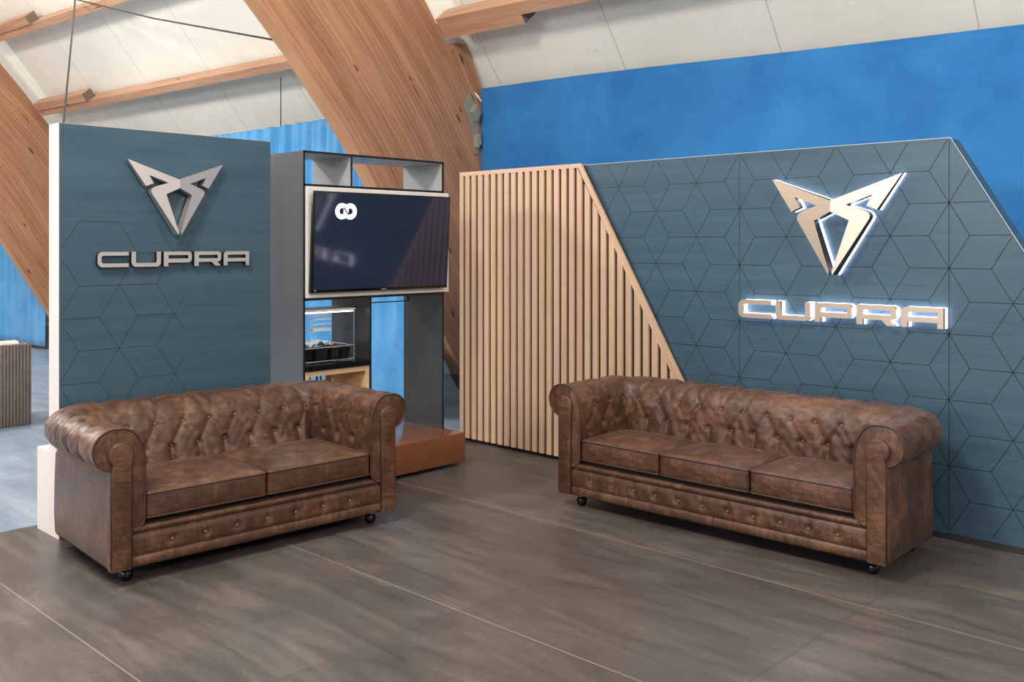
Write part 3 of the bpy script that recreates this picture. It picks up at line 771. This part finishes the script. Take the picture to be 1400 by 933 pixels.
# ------------------------------------------------------------------ chesterfield sofas
RI, RCO = .161, .05      # inner face offset, inner corner radius
def sofa(label, Lb, D, ncush, loc, rotz, shift, ntuft, nrail, lean, rows=(.505, .622)):
    t = thing('chesterfield_sofa', label, 'sofa', loc, rotz, None)
    a_sp = ntuft
    cx, cy = Lb/2-RI-RCO, D-RI-RCO
    # profile (r outward, z) from seat up the inner face, over the roll, under to the outer side
    pr = [(-RI, z) for z in np.linspace(.27, .57, 34)]
    pr += [(-.055-.106*math.cos(q), .575+.1615*math.sin(q)) for q in np.linspace(.05, PI/2, 26)]
    pr += [(-.015+.097*math.cos(q), .645+.0955*math.sin(q)) for q in np.linspace(PI/2-.1, -PI/2+.05, 40)]
    pr += [(.004, .542)]
    pr = np.array(pr); d = np.r_[0, np.cumsum(np.hypot(*np.diff(pr, axis=0).T))]
    NT_ = 128; tt = np.linspace(0, d[-1], NT_); pr = np.c_[np.interp(tt, d, pr[:, 0]), np.interp(tt, d, pr[:, 1])]
    tg = np.gradient(pr, axis=0); tg /= np.hypot(tg[:, 0], tg[:, 1])[:, None]
    nrm = np.c_[-tg[:, 1], tg[:, 0]]       # padding side (towards the sitter, then up, then out)
    zrow = lambda z: tt[np.argmin(np.abs(pr[:60, 1]-z)+ (pr[:60, 0] > -.05)*9)]
    t1, t2 = zrow(rows[0]), zrow(rows[1]); t3 = tt[np.argmax(pr[:, 1])]-.012
    # columns
    CA = .13
    def col_pos(s):
        ab = abs(s); sg = 1 if s >= 0 else -1
        if ab <= cx: return (s, cy), (0, 1)
        if ab <= cx+CA:
            q = (ab-cx)/CA*PI/2; return (sg*cx, cy), (sg*math.sin(q), math.cos(q))
        return (sg*cx, cy-(ab-cx-CA)), (sg, 0)
    smax = cx+CA+cy-.03
    # crease segments in (s,t)
    segs, btn = [], []
    K = int(smax/a_sp)+3
    for k in range(-K, K+1):
        s1 = shift+(k+.5)*a_sp; s2 = shift+k*a_sp
        for row, (ss, tr) in enumerate(((s1, t1), (s2, t2), (s1, t3))):
            if abs(ss) < smax-.035: btn.append((ss, tr))
        for ds in (-.5, .5):
            segs.append((s1, t1, s1+ds*a_sp, t2, .62*random.uniform(.5, 1.2))); segs.append((s2, t2, s2+ds*a_sp, t3, .38*random.uniform(.3, 1.4)))
        segs.append((s1, t1, s1+random.uniform(-.02, .02), t1-.3, 1.25)); segs.append((s1, t3, s1+random.uniform(-.01, .01), t3+.26, .5))
    for _ in range(int(2*smax*70)):
        ss, q = random.uniform(-smax, smax), random.uniform(t1-.14, t3+.12); ln, an = random.uniform(.02, .075), random.gauss(0, .45)
        segs.append((ss, q, ss+ln*math.sin(an), q+ln*math.cos(an), random.uniform(.10, .26)))
    segs = np.array(segs); btn = np.array(btn)
    def height(s, tv_):
        s = s[..., None]; tv_ = tv_[..., None]
        dx = segs[:, 2]-segs[:, 0]; dy = segs[:, 3]-segs[:, 1]; l2 = dx**2+dy**2
        q = np.clip(((s-segs[:, 0])*dx+(tv_-segs[:, 1])*dy)/l2, 0, 1)
        ds = np.sqrt((s-segs[:, 0]-q*dx)**2+(tv_-segs[:, 1]-q*dy)**2)
        v = (segs[:, 4]*np.exp(-(ds/.021)**1.25)).max(-1)
        db = np.sqrt((s-btn[:, 0])**2+(tv_-btn[:, 1])**2).min(-1)
        return -.018*v-.011*np.exp(-(db/.020)**2)
    def wob(s, tv_):
        return .0022*np.sin(s*47+tv_*31+2*np.sin(s*13))+.0016*np.sin(tv_*90+3*np.sin(s*21))*np.sin(s*61)
    def recline(dy, z, tq):
        # the back leans: its lower part stands further forward than its rolled top
        return lean*max(dy, 0)**2*np.clip((.72-z)/.44, 0, 1)*(np.asarray(tq) < t3)
    def surf(s0, s1, name):
        n = max(8, int((s1-s0)/.0075)); ss = np.linspace(s0, s1, n)
        Sg, Tg = np.meshgrid(ss, tt, indexing='ij')
        hgt = height(Sg, Tg)+wob(Sg, Tg)+.004
        fade = np.clip((smax-np.abs(ss))/.05, 0, 1)[:, None]; hgt = hgt*fade
        hgt *= np.clip((tt[-1]-tt)/.05, 0, 1)[None]
        r = pr[None, :, 0]+nrm[None, :, 0]*hgt; z = pr[None, :, 1]+nrm[None, :, 1]*hgt
        P = np.zeros(r.shape+(3,))
        for i, s in enumerate(ss):
            (ox, oy), (dx, dy) = col_pos(s); rho = r[i]+RI+RCO
            P[i, :, 0] = ox+dx*rho; P[i, :, 1] = oy+dy*rho-recline(dy, z[i], tt); P[i, :, 2] = z[i]
        return grid_mesh(name, P, 'leather', t)
    sm = cx+CA/2
    surf(-sm, sm, 'backrest'); surf(-smax, -sm, 'armrest'); surf(sm, smax, 'armrest')
    # buttons
    bmq = bmesh.new(); bmesh.ops.create_uvsphere(bmq, u_segments=10, v_segments=6, radius=.0088)
    for v in bmq.verts: v.co.z *= .55
    bme = bpy.data.meshes.new('button'); bmq.to_mesh(bme); bmq.free(); bme.materials.append(M['button_leather']); bme.shade_smooth()
    def put_button(p, nvec):
        b = bpy.data.objects.new('button', bme); COL.objects.link(b); b.parent = t
        b.location = p; b.rotation_euler = Vector(nvec).to_track_quat('Z', 'Y').to_euler()
    for s, tr in btn:
        i = int(np.argmin(np.abs(tt-tr))); hb = float(height(np.array([s]), np.array([tr]))[0])+.010
        (ox, oy), (dx, dy) = col_pos(s); rho = pr[i, 0]+nrm[i, 0]*hb+RI+RCO
        zb = pr[i, 1]+nrm[i, 1]*hb
        put_button((ox+dx*rho, oy+dy*rho-float(recline(dy, zb, tr-.001)), zb), (dx*nrm[i, 0], dy*nrm[i, 0], nrm[i, 1]))
    # outer shell: sides and back below the roll
    def ring_pts(off, rad, z, y0=.03):
        xe, ye = Lb/2-off, D-off; pts = [(-xe, y0)]
        pts += [(-xe+rad-rad*math.cos(q), ye-rad+rad*math.sin(q)) for q in np.linspace(0, PI/2, 8)]
        pts += [(xe-rad+rad*math.sin(q), ye-rad+rad*math.cos(q)) for q in np.linspace(0, PI/2, 8)]
        pts += [(xe, y0)]
        return [(a, b, z) for a, b in pts]
    bm = bmesh.new(); rows = []
    for off, z in ((.012, .08), (.002, .092), (-.002, .2), (.0, .35), (.004, .5), (.03, .60)):
        rows.append([bm.verts.new(p) for p in ring_pts(off, .07, z)])
    rows.append([bm.verts.new(p) for p in ring_pts(.07, .05, .60)]); rows.append([bm.verts.new(p) for p in ring_pts(.07, .05, .08)])
    for R0, R1 in zip(rows, rows[1:]+rows[:1]):
        for k in range(len(R0)-1): bm.faces.new((R0[k], R0[k+1], R1[k+1], R1[k]))
    for k in (0, -1):
        bm.faces.new([r[k] for r in rows] if k == 0 else [r[k] for r in rows][::-1])
    mk('outer_shell', bm, 'leather_arm', t, smooth=50)
    # seat deck
    bm = bmesh.new(); add_box(bm, (-Lb/2+.13, Lb/2-.13), (.05, D-.12), (.10, .287)); mk('seat_deck', bm, 'deck_cloth', t)
    bm = bmesh.new(); add_box(bm, (-Lb/2+.02, Lb/2-.02), (.03, D-.02), (.068, .1)); mk('underside', bm, 'deck_cloth', t)
    # arm fronts
    for sg in (-1, 1):
        X3 = lambda r, z, dd: Vector((sg*(Lb/2+r), -dd, z))
        circ = [(-.015+.097*math.cos(q), .645+.097*math.sin(q)) for q in np.linspace(math.radians(-81), PI/2, 20)]
        ell = [(-.055-.106*math.cos(q), .577+.163*math.sin(q)) for q in np.linspace(PI/2, 0, 12)]
        low = [(-.160, .31), (-.155, .285), (-.135, .262), (-.094, .238)]
        pl_ = [(0, .08), (.0, .535)]+circ+ell+low+[(-.094, .08)]
        o = prism('arm_front', pl_, X3, -.034, .004, 'leather_arm', t, bevel=.006, seg=3)
        pts = [X3(p[0]-.002*(p[0] > 0), p[1], .004) for p in [(.0, .545)]+circ+ell+low]
        tube('piping', pts, .0048, 'leather_piping', o, n=6)
        top = [(-.045+.057*math.cos(q), .622+.055*math.sin(q)) for q in np.linspace(math.radians(-52), math.radians(197), 20)]
        pl2 = [(-.094, .078), (-.002, .078), (-.003, .545)]+top+[(-.095, .55)]
        o2 = prism('facing_panel', pl2, X3, .004, .020, 'leather', t, bevel=.007, seg=3)
        pts = [X3(*p, .012) for p in [(-.002, .10), (-.003, .545)]+top+[(-.095, .55), (-.094, .10)]]
        tube('piping', pts, .0042, 'leather_piping', o2, n=6)
    # tufted front rail
    xr = Lb/2-.096
    prf = [(.05, .078), (.006, .078), (-.001, .088), (-.003, .105), (.0, .121), (.008, .128), (.001, .136), (-.004, .15), (-.006, .176), (-.004, .21), (.001, .226), (.009, .233), (.0, .240), (-.007, .252), (-.004, .265), (.004, .271), (.06, .268)]
    prf = np.array(prf); dd = np.r_[0, np.cumsum(np.hypot(*np.diff(prf, axis=0).T))]; tq = np.linspace(0, dd[-1], 60)
    prf = np.c_[np.interp(tq, dd, prf[:, 0]), np.interp(tq, dd, prf[:, 1])]
    xs_ = np.linspace(-xr, xr, int(2*xr/.008)); bx = [(k-(nrail[0]-1)/2)*nrail[1] for k in range(nrail[0])]
    P = np.zeros((len(xs_), 60, 3))
    for j, (y, z) in enumerate(prf):
        dist = np.min(np.sqrt((xs_[:, None]-np.array(bx)[None])**2*.6+(z-.177)**2), axis=1)
        crease = np.min(np.abs(xs_[:, None]-np.array(bx)[None]), axis=1)
        P[:, j, 0] = xs_; P[:, j, 2] = z
        P[:, j, 1] = y+.010*np.exp(-(dist/.020)**2)+.0025*np.exp(-(crease/.012)**2)*(.14 < z < .225)+.0012*np.sin(xs_*70+z*40)*np.sin(xs_*23)
    grid_mesh('front_rail', P, 'leather_arm', t)
    for b in bx: put_button((b, .001, .177), (0, -1, 0))
    # seat cushions
    inner_w = Lb-2*RI; cw = inner_w/ncush; cd = D-RI-.004-lean*.9
    for k in range(ncush):
        hx, hy, hz = cw/2-.003, cd/2, .066; r_ = .022
        xc = -inner_w/2+cw*(k+.5)
        ga = lambda h: np.unique(np.r_[np.linspace(-h, -h+r_, 5), np.linspace(-h+r_, h-r_, 46), np.linspace(h-r_, h, 5)])
        GX, GY, GZ = ga(hx), ga(hy), np.unique(np.r_[np.linspace(-hz, -hz+r_, 5), np.linspace(-hz+r_, hz-r_, 8), np.linspace(hz-r_, hz, 5)])
        cr = []
        for _ in range(16):
            px, py = rng.uniform(-hx*.75, hx*.75), rng.uniform(-hy*.7, hy*.9); an = rng.normal(0, .55)+(0 if rng.random() < .7 else 1.2); cr.append((px, py, math.cos(an), math.sin(an), rng.uniform(.06, .19), rng.uniform(.003, .0065)*rng.choice([-1, 1, 1])))
        def shape(p):
            q = np.stack([np.clip(p[..., 0], -hx+r_, hx-r_), np.clip(p[..., 1], -hy+r_, hy-r_), np.clip(p[..., 2], -hz+r_, hz-r_)], -1)
            dv = p-q; l = np.linalg.norm(dv, axis=-1, keepdims=True); l[l == 0] = 1
            o = q+dv/l*r_
            u, v = o[..., 0]/hx, o[..., 1]/hy; top = (p[..., 2] > 0)
            crown = .026*(1-np.abs(u)**3)*(1-np.abs(v)**3)
            wr = 0
            for (px, py, c, s, ln, am) in cr:
                xx, yy = o[..., 0]-px, o[..., 1]-py; al = xx*c+yy*s; ac = -xx*s+yy*c+.08*al*al/ln
                wr = wr+am*np.exp(-(al/ln)**2-(ac/.011)**2)
            o[..., 2] += np.where(p[..., 2] > hz-r_*.8, crown+wr*(1-np.abs(u)**4)*(1-np.abs(v)**4), np.where(p[..., 2] > -hz+r_, 0, -.004*(1-u**2)))
            bulge = .008*(1-np.abs(u)**4)*(1-(p[..., 2]/hz)**2)
            o[..., 1] -= np.where(v < -.9, bulge, 0)
            return o
        bm = bmesh.new()
        def face(Aa, Bb, fn):
            a, b = np.meshgrid(Aa, Bb, indexing='ij'); p = shape(fn(a, b))
            V = [[bm.verts.new(p[i, j]) for j in range(p.shape[1])] for i in range(p.shape[0])]
            for i in range(len(V)-1):
                for j in range(len(V[0])-1): bm.faces.new((V[i][j], V[i+1][j], V[i+1][j+1], V[i][j+1]))
        for sg in (-1, 1):
            face(GX, GY, lambda a, b: np.stack([a, b, a*0+sg*hz], -1)); face(GX, GZ, lambda a, b: np.stack([a, a*0+sg*hy, b], -1)); face(GY, GZ, lambda a, b: np.stack([a*0+sg*hx, a, b], -1))
        bmesh.ops.remove_doubles(bm, verts=bm.verts[:], dist=2e-4)
        c_ = mk('seat_cushion', bm, 'leather', t, smooth=True); c_.location = (xc, hy-.002, .293+hz)
        def loop(z):
            pts = []
            for (sx, sy, q0) in ((1, -1, -90), (1, 1, 0), (-1, 1, 90), (-1, -1, 180)):
                for q in np.linspace(q0, q0+90, 6):
                    qq = math.radians(q); pts.append((sx*(hx-r_)+r_*.99*math.cos(qq), sy*(hy-r_)+r_*.99*math.sin(qq)-(.004 if sy < 0 else 0), z))
            return pts
        for z in (hz-.010, -hz+.010): tube('piping', loop(z), .0042, 'leather_piping', c_, n=6, closed=True)
    # feet
    for fx in (-Lb/2+.105, Lb/2-.105):
        for fy in (.085, D-.09):
            f_ = lathe('foot', [(.019, 0), (.024, .004), (.031, .022), (.033, .036), (.027, .05), (.022, .054)], 'black_gloss', t, (fx, fy, .0))
            lathe('ferrule', [(.0255, .0545), (.030, .057), (.031, .066), (.027, .0675)], 'chrome', f_, (fx, fy, 0))
    return t
sofa('two-seat brown leather buttoned sofa in front of the left logo panel', 1.60, .865, 2, (-4.343, 2.688, 0), math.radians(90-3.7), 0.0, .157, (7, .168), .125, (.49, .612))
sofa('three-seat brown leather buttoned sofa in front of the teal wall with glowing lettering', 2.013, .66, 3, (-2.84, 4.453, 0), math.radians(1.2), -.03, .148, (11, .1525), .045)

# ------------------------------------------------------------------ light
w = bpy.data.worlds.new('world'); S.world = w; w.use_nodes = True
bgn = w.node_tree.nodes['Background']; bgn.inputs[0].default_value = (.96, .97, 1, 1); bgn.inputs[1].default_value = .45
def area(name, loc, target, size, power, col=(1, .97, .92), sy=None):
    l = bpy.data.lights.new(name, 'AREA'); l.energy = power; l.size = size; l.color = col
    if sy: l.shape = 'RECTANGLE'; l.size_y = sy
    o = bpy.data.objects.new(name, l); COL.objects.link(o); o.location = loc
    o.rotation_euler = (Vector(target)-Vector(loc)).to_track_quat('-Z', 'Y').to_euler(); return o
def lamp(loc, power, r=.45, col=(1, .965, .90)):
    l = bpy.data.lights.new('hall_or_fill_lamp', 'POINT'); l.energy = power; l.shadow_soft_size = r; l.color = col
    o = bpy.data.objects.new('hall_or_fill_lamp', l); COL.objects.link(o); o.location = loc; return o
lamp(hall(10.0, .2, 5.4), 950)
lamp(hall(17.0, .2, 5.4), 650)
lamp(hall(3.0, .4, 5.3), 700)
lamp(hall(-5.0, .2, 5.3), 950)  # unseen fill added at the near end to brighten left panel and sofa front
area('front_fill', hall(4.0, -9.5, 3.6), (-3, 4.5, 1.0), 9, 420, (.97, .98, 1), 2.6)  # unseen fill added behind the camera to light surfaces facing it

S.view_settings.view_transform = 'Standard'; S.view_settings.look = 'None'; S.view_settings.gamma = 1; S.view_settings.use_curve_mapping = False
S.view_settings.exposure = 0.28
